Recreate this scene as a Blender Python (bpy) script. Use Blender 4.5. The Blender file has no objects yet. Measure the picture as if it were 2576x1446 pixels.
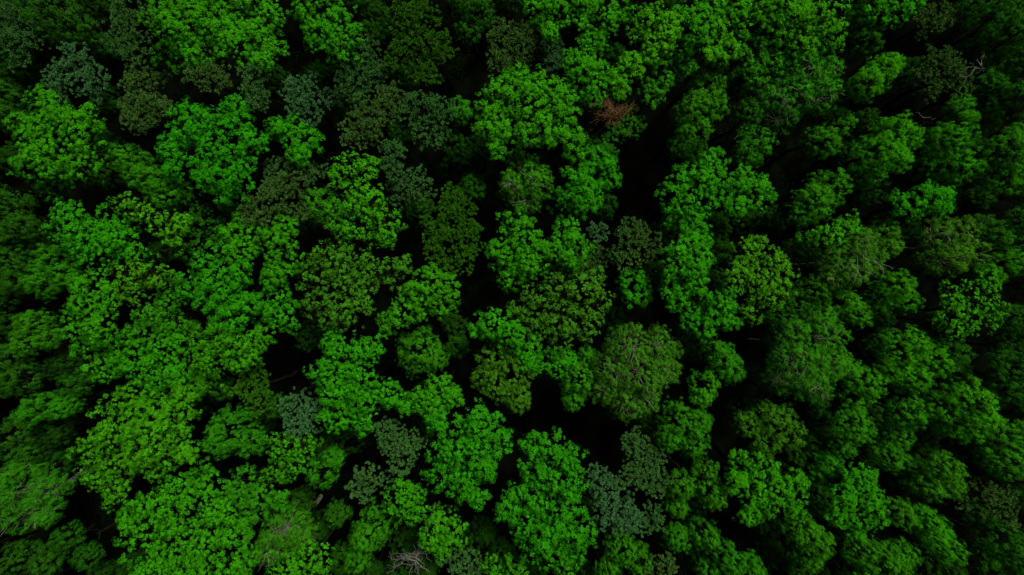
import bpy, math, random
import numpy as np
rng = np.random.default_rng(11)
random.seed(7)
CAMZ = 76.0
U = 1.5/2576.0
def world(px, py, z):
    D = CAMZ - z
    return (px-1288)*U*D, -(py-723)*U*D

scene = bpy.context.scene
col = scene.collection

# ------------------------------------------------------------------ materials
def leaf_mat(name, c, var=0.34, trans=0.12, hue=0.004):
    m = bpy.data.materials.new(name); m.use_nodes = True
    nt = m.node_tree; nt.nodes.clear()
    out = nt.nodes.new('ShaderNodeOutputMaterial')
    at = nt.nodes.new('ShaderNodeAttribute'); at.attribute_name = 'tint'
    oi = nt.nodes.new('ShaderNodeObjectInfo')
    hsv = nt.nodes.new('ShaderNodeHueSaturation')
    hsv.inputs['Color'].default_value = (*c, 1)
    mr = nt.nodes.new('ShaderNodeMapRange')
    mr.inputs['To Min'].default_value = 1-var; mr.inputs['To Max'].default_value = 1+var
    nt.links.new(at.outputs['Fac'], mr.inputs['Value'])
    nt.links.new(mr.outputs[0], hsv.inputs['Value'])
    mh = nt.nodes.new('ShaderNodeMapRange')
    mh.inputs['To Min'].default_value = 0.5-hue; mh.inputs['To Max'].default_value = 0.5+hue
    nt.links.new(oi.outputs['Random'], mh.inputs['Value'])
    nt.links.new(mh.outputs[0], hsv.inputs['Hue'])
    d = nt.nodes.new('ShaderNodeBsdfDiffuse'); t = nt.nodes.new('ShaderNodeBsdfTranslucent')
    mx = nt.nodes.new('ShaderNodeMixShader'); mx.inputs[0].default_value = trans
    nt.links.new(hsv.outputs[0], d.inputs[0]); nt.links.new(hsv.outputs[0], t.inputs[0])
    nt.links.new(d.outputs[0], mx.inputs[1]); nt.links.new(t.outputs[0], mx.inputs[2])
    nt.links.new(mx.outputs[0], out.inputs[0])
    return m
def bark_mat(name, c1, c2, scale=3):
    m = bpy.data.materials.new(name); m.use_nodes = True
    nt = m.node_tree; nt.nodes.clear()
    out = nt.nodes.new('ShaderNodeOutputMaterial')
    b = nt.nodes.new('ShaderNodeBsdfDiffuse')
    nt.links.new(b.outputs[0], out.inputs[0])
    n = nt.nodes.new('ShaderNodeTexNoise'); n.inputs['Scale'].default_value = scale
    n.inputs['Detail'].default_value = 6
    tc = nt.nodes.new('ShaderNodeTexCoord')
    r = nt.nodes.new('ShaderNodeValToRGB')
    r.color_ramp.elements[0].position = .35; r.color_ramp.elements[1].position = .65
    r.color_ramp.elements[0].color = (*c1, 1); r.color_ramp.elements[1].color = (*c2, 1)
    nt.links.new(tc.outputs['Object'], n.inputs['Vector'])
    nt.links.new(n.outputs['Fac'], r.inputs[0]); nt.links.new(r.outputs[0], b.inputs['Color'])
    return m
PAL = {
 'G': (0.027,0.210,0.003), 'Y': (0.039,0.235,0.003), 'M': (0.026,0.170,0.004),
 'D': (0.016,0.092,0.004), 'T': (0.021,0.195,0.003), 'O': (0.036,0.150,0.006),  # D: green darkened so edge falloff and shade sit in the leaf colour
 'P': (0.052,0.165,0.032), 'R': (0.060,0.155,0.026), 'B': (0.058,0.180,0.052),
 'L': (0.033,0.212,0.003), 'F': (0.010,0.050,0.003), 'Q': (0.044,0.205,0.004),  # F: understory shade painted into a near-black leaf green
}
LM = {k: leaf_mat('foliage_'+k, v) for k, v in PAL.items()}
BK = {'o': bark_mat('oak_bark', (.004,.005,.002), (.010,.011,.006)),
      's': bark_mat('twig_bark', (.008,.010,.004), (.026,.027,.012)),
      'b': bark_mat('birch_bark', (.004,.006,.003), (.014,.017,.009)),
      'w': bark_mat('pale_birch_bark', (.09,.11,.06), (.22,.24,.16)),
      'p': bark_mat('pine_bark', (.004,.005,.002), (.010,.012,.006)),
      'd': bark_mat('dead_wood', (.07,.075,.058), (.16,.165,.135)),
      'r': bark_mat('rusty_dead_twigs', (.06,.034,.014), (.15,.082,.036))}

# ------------------------------------------------------------------ mesh helpers
def make_mesh(name, V, F, mat, tint=None):
    me = bpy.data.meshes.new(name)
    V = np.ascontiguousarray(V, dtype=np.float32); F = np.ascontiguousarray(F, dtype=np.int32)
    me.vertices.add(len(V)); me.vertices.foreach_set('co', V.ravel())
    me.loops.add(F.size); me.loops.foreach_set('vertex_index', F.ravel())
    me.polygons.add(len(F)); me.polygons.foreach_set('loop_start', np.arange(0, F.size, F.shape[1], dtype=np.int32))
    if tint is not None:
        a = me.attributes.new('tint', 'FLOAT', 'FACE'); a.data.foreach_set('value', np.asarray(tint, dtype=np.float32))
    me.update(calc_edges=True)
    me.materials.append(mat)
    return me
def norm(a):
    return a/np.maximum(np.linalg.norm(a, axis=-1, keepdims=True), 1e-9)
def rdir(n):
    return norm(rng.normal(size=(n,3)))
class Tubes:
    def __init__(s): s.V=[]; s.F=[]; s.n=0
    def add(s, pts, rad, k=5):
        pts = np.array(pts, float); m=len(pts)
        base=s.n
        for i in range(m):
            d = pts[min(i+1,m-1)]-pts[max(i-1,0)]
            d = d/max(np.linalg.norm(d),1e-6)
            a = np.cross(d,[0.3,0.9,0.2]); a/=max(np.linalg.norm(a),1e-6); b=np.cross(d,a)
            for j in range(k):
                t=2*math.pi*j/k
                s.V.append(pts[i]+rad[i]*(math.cos(t)*a+math.sin(t)*b))
        for i in range(m-1):
            for j in range(k):
                s.F.append((base+i*k+j, base+i*k+(j+1)%k, base+(i+1)*k+(j+1)%k, base+(i+1)*k+j))
        s.n+=m*k
def curve(p0,p1,sag=0.0,n=4,wob=.08):
    p0=np.array(p0,float);p1=np.array(p1,float);L=np.linalg.norm(p1-p0)
    out=[]
    for i in range(n+1):
        t=i/n
        p=p0*(1-t)+p1*t
        p[2]+=sag*L*math.sin(math.pi*t)
        if 0<i<n: p=p+rng.normal(size=3)*wob*L/n
        out.append(p)
    return out

KP = {  # mid ratio, clump radius, leaf L, W, leaves per clump, clumps per m2, z stretch, keep, normal noise
 'o': dict(mr=.33, cr=.18, L=.13, W=.09, n=22, cd=4.2, zs=1.2, keep=.9, rn=.30, nm=21, drop=.12),
 's': dict(mr=.32, cr=.18, L=.14, W=.095, n=17, cd=3.8, zs=1.0, keep=.68, rn=.40, nm=21, drop=.22),
 'b': dict(mr=.25, cr=.16, L=.095, W=.065, n=32, cd=4.9, zs=1.75, keep=1.0, rn=.24, nm=36, drop=.05),
 'p': dict(mr=.32, cr=.19, L=.25, W=.06, n=32, cd=5.2, zs=1.0, keep=.95, rn=.3, nm=20, drop=.10),
}
def build_crown(kind, L, dens=1.0, fs=1.0):
    P=KP[kind]
    C=L[:,:3]; R=L[:,3]
    TC=np.average(C,axis=0,weights=R**2)-np.array([0,0,R.max()*.8])
    mids=[]
    for i in range(len(L)):
        r=R[i]; n=int(P['nm']+ (r>1.7)*4)
        k=np.arange(n)+.5
        z=1-(1.45 if kind!='b' else 1.7)*k/n
        ph=k*2.39996+rng.uniform(0,6.28)
        s=np.sqrt(np.maximum(0,1-z*z))
        d=np.stack([s*np.cos(ph),s*np.sin(ph),z],1)+rng.normal(size=(n,3))*(.18 if kind!='b' else .08)
        rr=r*P['mr']*rng.uniform(.5,1.35,n)
        jit=rng.uniform(.64,1.22,n) if kind!='b' else rng.uniform(.86,1.1,n)
        pos=C[i]+d*np.array([1,1,P['zs']])*(r*(1-P['mr']*.75)*jit)[:,None]
        for j in range(len(L)):
            if j==i: continue
            q=(pos-C[j])/np.array([1,1,P['zs']]); dist=np.linalg.norm(q,axis=1)
            ok=dist>R[j]*.55
            pos=pos[ok]; rr=rr[ok]
        mids.append(np.concatenate([pos,rr[:,None]],1))
    M=np.concatenate(mids)
    M=M[rng.random(len(M))>P['drop']]
    Mt=rng.random(len(M))
    cp=[];cn=[];ct=[]
    for i in range(len(M)):
        r=M[i,3]; n=max(5,int(P['cd']*2*math.pi*r*r*1.5*dens/fs**2))
        d=rdir(n); d[:,2]=np.where(d[:,2]<-.45,-d[:,2],d[:,2])
        pos=M[i,:3]+d*(r*rng.uniform(.62,1.18,n))[:,None]*np.array([1,1,P['zs']**.5])
        q=np.linalg.norm(pos[:,None,:]-M[None,:,:3],axis=2)/M[None,:,3]
        q[:,i]=9
        ok=q.min(1)>.72
        if P['keep']<1: ok&=rng.random(n)<P['keep']
        j=np.argmin(np.linalg.norm(L[:,:3]-M[i,:3],axis=1))
        gl=norm((pos-C[j])/np.array([1,1,P['zs']**2]))   # limb-level normal
        gt=norm(pos-TC)                                    # whole-crown normal
        if kind=='b': nn=d+1.2*gl+.4*gt
        else: nn=d+.45*gl+.45*gt
        cp.append(pos[ok]);cn.append(norm(nn)[ok]);ct.append(np.full(ok.sum(),Mt[i]))
    cp=np.concatenate(cp);cn=np.concatenate(cn);ct=np.concatenate(ct)
    n=P['n']; N=len(cp)*n
    crr=np.repeat(P['cr']*fs*rng.uniform(.55,1.4,len(cp)),n)
    base=np.repeat(cp,n,0); nn=np.repeat(cn,n,0)
    tc=np.repeat(.5*ct+.5*rng.random(len(cp)),n)
    d=norm(rdir(N)+.55*nn+np.array([0,0,.25]))
    st=np.array([1,1,2.0 if kind=='b' else .85])
    pos=base+d*st*(crr*rng.uniform(.45,1.15,N))[:,None]
    if kind=='b':
        pos[:,2]-=rng.uniform(0,.3,N)
    sc=(fs*rng.uniform(.6,1.35,N))[:,None]
    if kind=='p':
        pos=base+d*(crr*.35)[:,None]
        t=norm(d+np.array([0,0,.35])+.2*rdir(N)); w=norm(np.cross(t,rdir(N)))
    else:
        nr=norm((.65 if kind!='b' else .4)*d+.9*nn+P['rn']*rdir(N))
        t=norm(np.cross(nr,rdir(N)))
        w=np.cross(nr,t)
    a=t*P['L']*.5*sc; b=w*P['W']*.5*sc
    V=np.stack([pos-a,pos-a*.1+b,pos+a,pos-a*.1-b],1).reshape(-1,3)
    F=np.arange(len(V)).reshape(-1,4)
    tint=np.clip(.8*tc+.2*rng.random(N),0,1)
    return V,F,tint,M

COUNT={'leaf':0}
LABEL={
 'oG':('oak_tree','oak tree','bright green broadleaf oak with a lumpy crown'),
 'oY':('oak_tree','oak tree','yellow-green broadleaf oak with a broad lumpy crown'),
 'oT':('maple_tree','maple tree','deep green maple with dense clumped leaves'),
 'oM':('oak_tree','oak tree','medium green oak with a rounded crown'),
 'oD':('oak_tree','oak tree','oak with shade from neighbours put into its dark green'),
 'oL':('oak_tree','oak tree','light green broadleaf oak with a full crown'),
 'sY':('oak_tree','oak tree','thin yellow-green oak with gaps between leaf clumps'),
 'sO':('oak_tree','oak tree','sparse olive oak with twigs showing through'),
 'sQ':('oak_tree','oak tree','sparse yellow-olive oak with open branching'),
 'sL':('oak_tree','oak tree','pale green thin-leaved oak with open branching'),
 'pP':('pine_tree','pine tree','grey-green pine with tufted needles'),
 'pR':('pine_tree','pine tree','brownish green pine with tufted needles'),
 'pB':('pine_tree','pine tree','bluish green pine with tufted needles'),
 'pO':('pine_tree','pine tree','olive green pine with a broad tufted crown'),
 'bM':('birch_tree','birch tree','green birch with fine leaves and a rounded crown'),
 'bD':('birch_tree','birch tree','birch with fine drooping leaves, green darkened to look dim'),
 'bO':('birch_tree','birch tree','olive green birch with a feathery crown'),
 'bL':('birch_tree','birch tree','light green birch with fine feathery leaves'),
 'bF':('young_tree','tree','low young tree with forest shade put into its dark leaf colour'),
}
def add_obj(name, me, parent=None, loc=(0,0,0)):
    o=bpy.data.objects.new(name, me); col.objects.link(o)
    if parent is not None: o.parent=parent
    o.location=loc
    return o
def make_tree(kind, colr, ztop, lobes, twigs=0, dens=1.0):
    lob=np.array(lobes,float)
    cx,cy=np.average(lob[:,0],weights=lob[:,2]**2),np.average(lob[:,1],weights=lob[:,2]**2)
    rows=[]
    big=len(lobes)>8
    if kind=='b' and colr!='F': ztop+=rng.uniform(-1.4,1.4)
    for (x,y,r) in lob:
        if kind=='b': r*=.92
        elif big: r*=.92
        D0=math.hypot(x-cx,y-cy)*U*58
        rw=r*U*58
        z=ztop-rw-(.26*D0**1.4)+rng.normal()*(.9 if big else .45)
        if kind=='b': z-=D0*.4
        X,Y=world(x,y,z)
        rows.append((X,Y,z,r*U*(CAMZ-z)))
    L=np.array(rows)
    bx,by=np.average(L[:,0],weights=L[:,3]**2),np.average(L[:,1],weights=L[:,3]**2)
    L[:,0]-=bx;L[:,1]-=by
    fs={'o':rng.uniform(.95,1.2),'s':rng.uniform(.9,1.2),'b':rng.uniform(.95,1.15),'p':1.0}[kind]
    if colr=='T': fs=1.22
    V,F,tint,M=build_crown(kind,L,dens,fs)
    nm,cat,lab=LABEL[kind+colr]
    e=bpy.data.objects.new(nm,None); e.empty_display_size=1; col.objects.link(e)
    e.location=(bx,by,0)
    if kind=='b' and twigs: lab='green birch with thin pale limbs showing on top'
    e['label']=lab+' in dense woodland'; e['category']=cat; e['group']='trees of the dense forest'
    add_obj('crown',make_mesh('crown',V,F,LM[colr],tint),e)
    COUNT['leaf']+=len(F)
    T=Tubes()
    zc=L[:,2].mean(); rad=.10+.035*np.sqrt((L[:,3]**2).sum())
    zf=max(zc-3.2,2.5)
    trunk=curve((0,0,-.2),(0,0,zf),0,5,.10); trunk[-1]=np.array([0,0,zf])
    T.add(trunk,np.linspace(rad*1.25,rad*.6,6),8)
    for i in range(len(L)):
        c=L[i,:3]; p=curve((0,0,zf-rng.uniform(0,.8)),c-np.array([0,0,L[i,3]*.2]),-.08,4,.12)
        T.add(p,np.linspace(rad*.5,rad*.14,5)*(.5 if twigs else 1),5)
    for i in range(len(M)):
        j=np.argmin(np.linalg.norm(L[:,:3]-M[i,:3],axis=1)); c=L[j,:3]
        p=curve(c-np.array([0,0,L[j,3]*.3]),M[i,:3]+(M[i,:3]-c)*.12,-.05,3,.15)
        T.add(p,np.linspace(min(rad*.14,.05),.015,4),3)
        if kind=='s':
            for q in range(2):
                dd=rdir(1)[0]; dd[2]=abs(dd[2])*.8+.15
                T.add(curve(p[2],M[i,:3]+dd*M[i,3]*1.05,-.05,3,.2),[.028,.022,.018,.01],3)
    if kind=='b' and twigs:
        # fine pale limbs that fan out of the crown top
        for q in range(10*twigs):
            j=rng.integers(len(L)); r=L[j,3]; c=L[j,:3]+np.array([0,0,r*1.1])
            a=rng.uniform(0,6.28); e1=L[j,:3]+np.array([math.cos(a)*r*.7,math.sin(a)*r*.7,r*rng.uniform(1.35,1.8)])
            T.add(curve(c,e1,.08,5,.18),[.03,.026,.022,.018,.013,.008],3)
    add_obj('trunk',make_mesh('trunk',np.array(T.V),np.array(T.F),BK['w' if (kind=='b' and twigs) else kind]),e)
    return e

DATA = """
pP 14 0|50,60,70 40,110,50
bD 15 0|140,30,80 190,70,50 110,80,40
pP 15.5 0|325,85,52 330,30,45 340,130,40
oG 20 0|470,60,80 560,40,90 650,60,75 600,120,70 500,125,65 430,140,45 685,120,40 450,5,50 620,-5,60 660,155,30
oG 19 0|800,40,58 860,70,52 800,90,40 850,115,42 770,20,36 895,85,28
pO 18 0|1060,60,62 1060,130,66 1110,120,42 1000,140,36 1080,190,32 1020,40,42
pP 16 0|905,150,50 900,205,50 940,190,40
pB 16 0|195,170,48 180,210,55 240,210,38
pR 16 0|365,220,50 350,270,50 400,270,42 370,300,32
pR 19 0|510,190,48 550,200,34
pP 19 0|645,205,42 650,250,32
pB 16.5 0|755,230,42 765,275,42
pB 13 0|835,250,26
pP 17 0|1060,280,48 1090,330,50 1110,280,38
pR 17.5 0|940,290,50 910,330,48 980,270,38 985,240,28
pP 17 0|990,385,36 985,420,26
pP 15 0|1045,470,48 1010,490,38
pO 17 0|1130,560,72 1130,620,62 1170,590,46 1140,500,36
oG 19 0|120,260,50 90,330,58 180,320,66 110,400,70 200,410,60 140,460,56 230,300,38 70,420,42 200,350,56
bM 17 0|325,400,46 350,445,38
bM 18 0|425,485,52 390,455,42
oT 20 0|600,290,55 540,310,58 480,290,46 460,350,48 560,380,70 640,370,50 430,380,36 540,440,56 600,450,46 450,420,42 570,490,32
oT 18 0|745,345,50 780,360,34 700,330,34 760,390,32
pR 18.5 0|720,470,50 680,510,56 640,530,42 740,510,42
pP 15 0|745,425,42 790,430,28 700,430,34
sY 19 0|320,515,34 360,535,32 420,570,38 440,600,28 455,560,28
oG 18 0|190,570,56 250,590,56 310,600,46 170,540,38 250,640,42 340,630,42 210,620,38
sY 19 0|880,430,45 930,420,30 930,510,56 960,560,52 890,500,38 900,590,46 850,450,28 975,600,28
oM 16.5 0|820,520,42 790,500,30 860,550,42
oG 18.5 0|630,600,52 700,610,46 600,640,42 730,650,46 580,590,32 720,580,38 700,690,40
sO 19 0|830,650,55 800,700,60 860,720,66 920,690,56 800,770,52 850,790,56 900,760,46 970,680,46 1010,670,32 880,650,42
oG 16.5 0|700,740,42 720,790,42 670,790,28 690,700,36
oG 19 0|1090,710,46 1110,750,46 1060,770,42 1010,790,36 975,810,28 1030,740,32 1120,710,32
oT 20 0|540,690,52 580,740,52 530,760,46 590,800,42 610,690,36 490,730,42 630,760,32
oG 18.5 0|230,730,46 210,780,46 250,820,52 230,870,46 270,920,42 280,750,42
sQ 19 0|340,690,48 330,740,42 390,690,38
oM 17 0|400,770,56 430,730,42 370,830,52 440,810,42
oG 17.5 0|340,900,52 390,940,52 430,880,46 310,870,38 450,940,38
oG 18.5 0|560,850,52 620,880,46 660,850,36 530,900,42 600,910,32
oM 15.5 0|480,830,38 490,900,40 520,960,36 480,980,34
oL 20.5 0|330,1010,56 400,1030,58 470,1040,42 290,1070,62 380,1100,70 450,1110,52 250,1120,52 310,1160,58 400,1160,48 250,1190,42 290,1230,42 460,990,36 480,1140,30
oG 19.5 0|440,1225,50 520,1210,52 370,1270,48 460,1290,66 550,1280,56 360,1330,56 440,1370,66 530,1370,60 610,1340,46 400,1430,56 500,1440,56 590,1430,50 320,1300,32 620,1400,36
oM 17.5 0|620,1210,42 660,1250,42 600,1250,36 700,1260,28 640,1290,36
pO 16 0|645,950,42 650,1000,42 620,980,34
bM 17 0|590,1080,66 560,1110,46 630,1110,42
pB 16 0|750,1020,42 745,1060,42 790,1040,32
oG 19.5 0|870,890,52 930,880,42 830,940,56 900,960,56 850,990,56 920,1010,52 980,990,42 850,1050,46 910,1060,36 1020,1010,36 840,860,32
oG 18.5 0|1110,980,42 1060,1000,38 1140,1000,28 1090,1020,32
bM 16 0|1060,880,62 1030,870,38 1090,900,42
sL 15 0|720,1120,48 750,1150,46 700,1180,38 770,1110,36
bM 14 0|815,1185,48 840,1150,30
pP 17 0|990,1110,46 1010,1150,46 970,1080,32 1030,1110,32
pP 14 0|930,1200,42 910,1220,34
bM 16 0|945,1320,60 920,1350,42 900,1400,40
oG 17 0|1010,1250,42 1040,1240,32 1040,1290,32
oL 17 0|1100,1310,46 1140,1330,42 1080,1350,36 1110,1370,36
oT 20.5 0|1150,1080,52 1210,1070,52 1255,1100,42 1130,1140,52 1200,1140,52 1110,1190,46 1165,1210,48 1220,1180,32 1200,1250,30 1100,1060,32
oT 19 0|1340,1115,42 1395,1130,46 1435,1160,42 1345,1180,50 1405,1210,56 1300,1235,38 1355,1260,56 1430,1270,46 1320,1320,50 1400,1330,56 1465,1340,46 1370,1380,46 1440,1390,36 1275,1275,30
oM 16 0|1250,1430,38 1300,1435,32
oM 16 0|1420,1440,34
pP 14 0|1160,1410,46 1190,1430,28
pB 16.5 0|1530,1230,46 1560,1280,46 1510,1200,36 1580,1310,36 1520,1280,36
pP 16 0|1620,1150,46 1640,1200,42 1600,1110,36 1590,1190,32
pP 14 0|1630,1300,40
bM 15 1|720,1320,58 690,1370,52 760,1350,42
sL 15 0|790,1400,56 740,1430,48
bD 12 0|870,1400,42
oL 21 0|1290,210,48 1260,260,56 1340,260,66 1230,320,42 1300,340,60 1370,330,56 1410,280,46 1430,340,46 1250,370,32 1450,385,36 1400,230,36 1220,280,28 1340,205,38
oG 18.5 0|1480,130,46 1460,180,48 1500,210,42 1480,250,32 1440,150,28
oY 18.5 0|1570,190,42 1590,160,28 1560,220,28
pR 16 0|1270,100,46 1310,130,46 1320,90,32 1260,150,32
pB 15 0|1385,115,32 1390,160,26
bD 14 0|1200,30,52 1180,80,38 1160,0,38
oG 18 0|1350,20,42 1400,40,46 1460,20,46 1510,50,46 1560,30,38 1380,80,26
oY 19 0|1640,50,46 1660,100,42 1610,80,32 1690,60,28 1640,130,32
oG 17.5 0|1730,30,42 1760,80,42 1790,30,46 1730,120,32
oY 19 0|1810,100,36 1790,140,32 1830,130,28
oG 17 0|1850,30,42 1870,70,38
oL 19 0|1990,30,56 2050,50,56 1950,80,56 2020,110,54 2080,100,42 1920,40,38
oM 16.5 0|1940,150,42 1890,130,38 1900,190,32
oM 15 0|1650,190,46 1700,170,42 1640,240,32
bM 16 0|1770,230,52 1750,280,54 1740,330,50 1790,270,42 1710,370,34
bM 17.5 3|2020,190,66 1980,250,68 2060,240,54 1960,300,46 2080,180,36 1930,250,36
bL 18 0|2208,188,46 2175,215,44 2240,165,26
bM 15 0|2100,310,46 2060,360,46
bM 16.5 0|1895,365,50 1880,395,34
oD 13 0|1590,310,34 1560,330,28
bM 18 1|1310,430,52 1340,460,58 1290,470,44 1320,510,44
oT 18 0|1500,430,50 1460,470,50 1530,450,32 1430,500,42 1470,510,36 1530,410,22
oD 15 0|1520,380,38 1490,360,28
bM 13 0|1155,280,36
oT 18.5 0|1740,450,50 1790,440,38 1700,490,46 1760,510,56 1700,540,38 1800,490,42 1790,400,28 1740,560,32
oT 17.5 0|1860,460,46 1890,500,42 1910,470,30 1850,520,36
oG 18.5 0|1290,570,42 1330,600,46 1270,650,46 1330,660,42 1290,700,36 1250,630,28 1360,630,30
oG 18 0|1430,590,42 1450,630,42 1400,630,36 1440,660,28
pB 16 0|1505,580,30
pR 17 0|1590,590,46 1620,620,42 1570,640,32
pR 15 0|1500,650,42 1460,670,32
oG 19.5 0|1730,610,42 1720,660,56 1760,650,42 1710,720,46 1740,700,46 1700,760,32 1760,600,28
oT 15.5 0|1590,710,38 1610,740,34
sO 18 0|1400,720,58 1460,740,62 1350,750,52 1400,800,62 1470,810,52 1500,760,42 1320,780,42 1410,860,46 1350,820,42 1440,850,38 1500,700,32
sQ 18.5 0|1870,640,52 1920,660,52 1960,690,42 1900,720,56 1940,740,42 1890,780,42 1850,690,42 1900,610,32 1980,730,24
oT 17 0|1800,770,46 1770,820,42 1830,800,32 1740,810,28
bO 18 3|1580,870,66 1650,870,60 1540,930,60 1610,940,72 1670,930,46 1570,1010,54 1520,980,46 1620,1000,46
bM 15 0|1450,950,46 1440,1000,38 1480,900,30
oG 18 0|1240,820,42 1290,840,38 1330,870,38 1330,910,28 1200,830,24
bO 16 0|1240,900,50 1290,940,54 1250,970,46 1300,1000,42 1210,950,32
bL 17 0|1770,970,42 1760,1000,28
bM 16.5 0|1820,910,46 1800,880,32 1840,940,28
bM 16 0|1710,1060,60 1740,1110,46 1680,1100,36 1760,1060,32
bM 17 3|2050,850,68 2000,910,72 2080,910,54 2040,960,54 1960,950,46 2060,800,46 1990,840,46
bL 15.5 0|2170,960,46 2150,1000,42 2130,930,32
bO 16 0|1940,1060,54 1980,1090,46 1920,1110,46 1880,1070,36
bM 16 0|2140,1070,54 2110,1110,42
bL 16.5 0|2270,880,60 2330,910,54 2240,930,46 2290,950,46
bO 16 3|2150,630,54 2130,680,54 2180,660,46 2090,660,42 2170,600,32 2080,700,32
bO 15 0|2215,590,42 2230,620,32
bL 15.5 0|2250,720,46 2210,750,38 2280,760,32
bL 17.5 0|2240,340,54 2200,390,60 2280,350,32 2180,430,42 2250,400,42
bM 15.5 0|2380,360,56 2400,420,50 2340,420,46
bM 15.5 0|2530,390,60 2510,450,54 2550,340,30
bM 16 0|2080,470,54 2040,510,54 2010,540,36
oT 16 0|2320,500,46 2360,510,36 2270,520,42 2380,490,20
sL 16 0|2130,570,38 2080,590,34 2030,600,28
bO 15.5 2|2400,590,54 2370,650,54 2430,640,46 2350,590,46
bM 15 0|2530,660,46 2480,690,32
sL 17 0|2460,750,48 2410,790,48 2480,800,38 2380,740,32 2400,830,38 2490,710,28
bD 14 0|2470,580,42 2510,600,32
bL 16 0|2430,1010,60 2400,1060,56 2460,1050,46 2370,1020,46
bD 14 0|2540,930,52 2530,980,42
bM 14.5 0|2530,1100,56 2520,1160,46
bM 15.5 0|2370,1180,46 2330,1220,42 2390,1220,32
bM 14.5 0|2250,1100,42 2230,1150,38
oT 17 0|2150,1200,42 2120,1250,46 2180,1250,42 2200,1290,32 2150,1310,42 2100,1290,32 2180,1200,28
oL 18 0|1870,1170,46 1920,1190,46 1900,1230,42 1960,1230,36 1850,1210,32 2000,1210,32 1930,1270,36 1990,1270,36 1880,1290,32
bM 15.5 0|1770,1200,46 1790,1240,42 1710,1220,42 1700,1270,32
bM 15 0|2010,1330,50 2050,1360,46 2030,1400,36
bM 15.5 0|2160,1380,46 2220,1410,54 2160,1430,42 2270,1390,36
bL 15 0|2340,1330,46 2370,1370,46 2320,1300,32
bD 14 0|2510,1350,54 2550,1400,46 2470,1400,36
pR 13 0|2480,1250,46 2520,1280,36
bM 14.5 0|1830,1400,46 1880,1430,46 1780,1440,36
bM 14.5 0|1560,1370,46 1600,1400,42 1530,1430,36
bM 14 0|1700,1350,36
bM 14 0|1770,1340,42
pR 13 0|1660,1430,38
bM 14 0|2080,1170,34 2050,1190,26
bD 15 0|2170,100,46 2150,60,38
oG 16 0|2200,15,36 2250,20,42 2290,10,28
pR 13 0|2330,50,40 2370,40,30
bD 14.5 0|2490,50,62 2540,90,50 2440,30,42 2560,30,46
pR 14 0|2370,170,50 2340,210,42 2410,210,36
bD 13 0|2470,200,38 2500,220,26
bD 13 0|2550,150,42
bD 13 0|2560,240,40
bM 13 0|2410,270,34 2430,300,22
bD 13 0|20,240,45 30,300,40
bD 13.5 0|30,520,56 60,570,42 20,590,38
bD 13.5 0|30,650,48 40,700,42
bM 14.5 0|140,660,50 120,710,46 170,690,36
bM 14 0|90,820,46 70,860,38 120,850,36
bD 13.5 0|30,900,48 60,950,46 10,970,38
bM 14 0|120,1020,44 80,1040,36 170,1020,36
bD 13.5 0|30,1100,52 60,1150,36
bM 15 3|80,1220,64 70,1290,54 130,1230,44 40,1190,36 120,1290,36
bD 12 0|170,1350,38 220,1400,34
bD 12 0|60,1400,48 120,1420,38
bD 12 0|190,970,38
bD 15 0|1960,800,42 2000,760,42
bD 15 0|2040,735,46
bM 14.5 0|2110,760,46 2150,790,36
bD 14 0|2390,890,42
bM 14.5 0|2280,1040,46
bM 14 0|2300,1180,36 2270,1200,30
bM 14 0|2260,1290,42
bD 13 0|2540,800,48
bD 15 0|1880,290,40
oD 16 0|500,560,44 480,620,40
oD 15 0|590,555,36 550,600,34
oG 16 0|1380,910,40 1420,900,30
bD 13 0|2560,560,40
bD 13 0|1190,470,34
bD 12 0|560,980,34
bD 13 0|700,1020,32
bD 13 0|850,1290,36
bD 12 0|1150,870,32
"""
GAPS=[(1620,400,85),(1600,500,60),(1640,330,50),(1230,720,55),(1215,560,35),(760,900,50),(1430,1050,65),
 (1500,1130,55),(1860,860,55),(740,110,38),(270,1370,55),(1170,170,50),(2160,160,40),
 (2300,270,50),(1980,430,50),(840,330,40),(240,970,40),(1560,690,20),(730,70,30),(2440,900,30),(250,1290,35),(210,1130,30),(200,1280,30)]
ALL=[]
for line in DATA.strip().split('\n'):
    h,l=line.split('|'); kc,zt,tw=h.split()
    lobes=[tuple(float(v) for v in t.split(',')) for t in l.split()]
    ALL+=lobes
    make_tree(kc[0],kc[1],float(zt),lobes,int(tw))
A=np.array(ALL); G=np.array(GAPS,float)
nf=0
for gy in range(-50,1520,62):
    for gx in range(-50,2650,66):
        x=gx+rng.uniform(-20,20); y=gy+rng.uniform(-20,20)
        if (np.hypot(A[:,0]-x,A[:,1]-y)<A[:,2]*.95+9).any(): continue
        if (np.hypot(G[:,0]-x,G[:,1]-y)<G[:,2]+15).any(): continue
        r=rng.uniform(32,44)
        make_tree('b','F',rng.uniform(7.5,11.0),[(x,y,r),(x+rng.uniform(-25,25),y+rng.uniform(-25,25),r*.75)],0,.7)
        nf+=1

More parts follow.
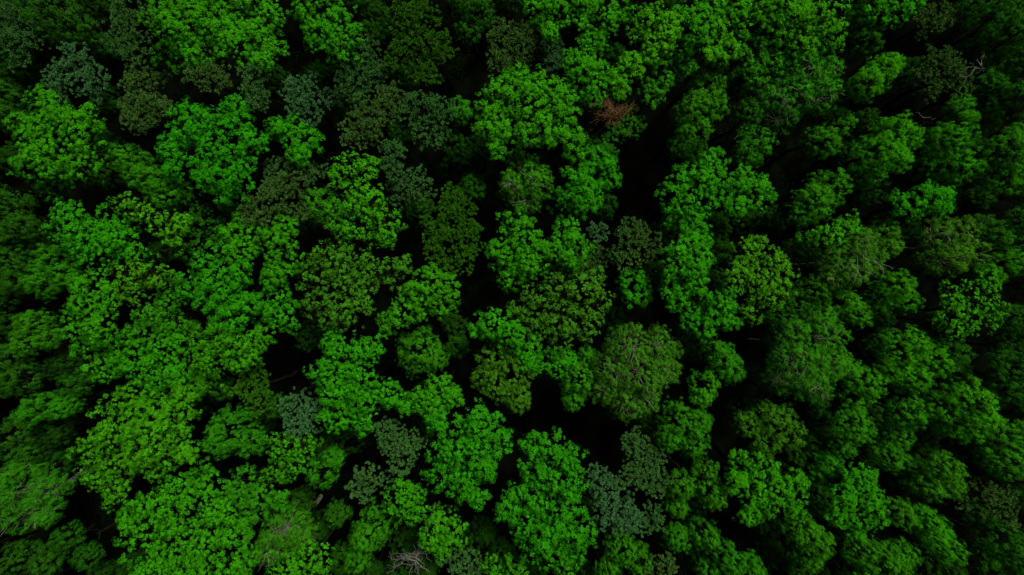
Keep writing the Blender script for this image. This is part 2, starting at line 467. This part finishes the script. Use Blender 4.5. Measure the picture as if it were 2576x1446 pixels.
# ------------------------------------------------------------------ dead trees
def dead_tree(px,py,rpx,ztop,mat,n,lab,hbr=1.0,kids=4,th=1.0,wob=.22):
    X,Y=world(px,py,ztop-1.0); R=rpx*U*(CAMZ-ztop)
    e=bpy.data.objects.new('dead_tree',None); col.objects.link(e); e.location=(X,Y,0)
    e['label']=lab; e['category']='dead tree'; e['group']='trees of the dense forest'
    T=Tubes(); T.add(curve((0,0,-.2),(0,0,ztop),0,8,.12),np.linspace(.2,.03,9),8)
    add_obj('trunk',make_mesh('trunk',np.array(T.V),np.array(T.F),BK['d']),e)
    T=Tubes()
    for i in range(n):
        a=rng.uniform(0,6.28); rr=R*rng.uniform(.3,1.1)*(1+.3*math.sin(a*2+1)); z0=ztop-rng.uniform(.1,2.6)
        p1=np.array([math.cos(a)*rr,math.sin(a)*rr,z0+rng.uniform(-.3,.8)*hbr])
        p=curve((0,0,z0),p1,-.06,5,wob)
        T.add(p,np.linspace(.05,.014,6)*th,4)
        for k in range(kids):
            s=p[rng.integers(1,6)]; d=rdir(1)[0]*R*.4+ (p1-np.array([0,0,z0]))*.2
            T.add(curve(s,s+d,0,3,.3),np.array([.03,.024,.018,.01])*th,3)
    add_obj('branches',make_mesh('branches',np.array(T.V),np.array(T.F),BK[mat]),e)
dead_tree(1540,280,36,18,'r',46,'dead rust-brown tree with tangled twigs among green crowns',1,12,.9,.4)
dead_tree(1045,1405,56,16.5,'d',18,'bare grey dead tree with radiating branches',.5,5,.8)
dead_tree(2475,160,50,15.5,'d',5,'bare pale dead tree with a few long limbs',.5,3,.75)
dead_tree(2345,300,40,11,'d',4,'bare pale dead tree leaning limbs in a dark gap',.5,2,.6)

# ------------------------------------------------------------------ ground
gm=bark_mat('forest_floor',(.0006,.0008,.0004),(.002,.003,.0015),.6)  # soil colour taken almost to black, standing in for shade in canopy gaps
n=60; xs=np.sign(np.linspace(-1,1,n))*np.abs(np.linspace(-1,1,n))**3*1500
V=[];F=[]
for j in range(n):
    for i in range(n):
        V.append((xs[i],xs[j],.25*math.sin(xs[i]*.21)*math.cos(xs[j]*.17)))
for j in range(n-1):
    for i in range(n-1):
        F.append((j*n+i,j*n+i+1,(j+1)*n+i+1,(j+1)*n+i))
g=add_obj('ground',make_mesh('ground',np.array(V),np.array(F),gm)); g['kind']='structure'; g['label']='forest floor of soil and leaf litter, blackened to carry gap shade'
# undergrowth
N=1500; cx=rng.uniform(-70,70,N); cy=rng.uniform(-42,42,N); cz=rng.uniform(.3,1.8,N)
m=40; base=np.repeat(np.stack([cx,cy,cz],1),m,0); d=rdir(N*m)
pos=base+d*np.array([1,1,.5])*rng.uniform(.2,1.0,N*m)[:,None]
nr=norm(d+np.array([0,0,1.])); t=norm(np.cross(nr,rdir(N*m))); w=np.cross(nr,t)
V=np.stack([pos-t*.12,pos+w*.08,pos+t*.12,pos-w*.08],1).reshape(-1,3)
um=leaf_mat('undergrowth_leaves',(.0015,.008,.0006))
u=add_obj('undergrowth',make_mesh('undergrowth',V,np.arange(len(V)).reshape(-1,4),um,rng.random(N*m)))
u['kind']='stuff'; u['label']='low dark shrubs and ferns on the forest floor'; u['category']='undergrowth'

# ------------------------------------------------------------------ light, camera
w=bpy.data.worlds.new('World'); scene.world=w; w.use_nodes=True
nt=w.node_tree; bg=nt.nodes['Background']
sky=nt.nodes.new('ShaderNodeTexSky'); sky.sky_type='NISHITA'; sky.sun_disc=False
EL=math.radians(60); AZ=math.radians(38)
sky.sun_elevation=EL; sky.sun_rotation=AZ
nt.links.new(sky.outputs[0],bg.inputs[0]); bg.inputs[1].default_value=.012
sun=bpy.data.lights.new('sun','SUN'); sun.energy=5.0; sun.angle=math.radians(14); sun.color=(1,.97,.88)
so=bpy.data.objects.new('sun',sun); col.objects.link(so); so.location=(0,0,120)
from mathutils import Vector
dv=Vector((math.sin(AZ)*math.cos(EL),math.cos(AZ)*math.cos(EL),math.sin(EL)))
so.rotation_euler=dv.to_track_quat('Z','Y').to_euler()
cam=bpy.data.cameras.new('camera'); cam.lens=24; cam.sensor_width=36; cam.clip_end=5000
co=bpy.data.objects.new('camera',cam); col.objects.link(co); co.location=(0,0,CAMZ); co.rotation_euler=(0,0,0)
scene.camera=co
scene.view_settings.view_transform='Standard'; scene.view_settings.look='None'; scene.view_settings.exposure=0
print('fillers',nf,'leaves',COUNT['leaf'])
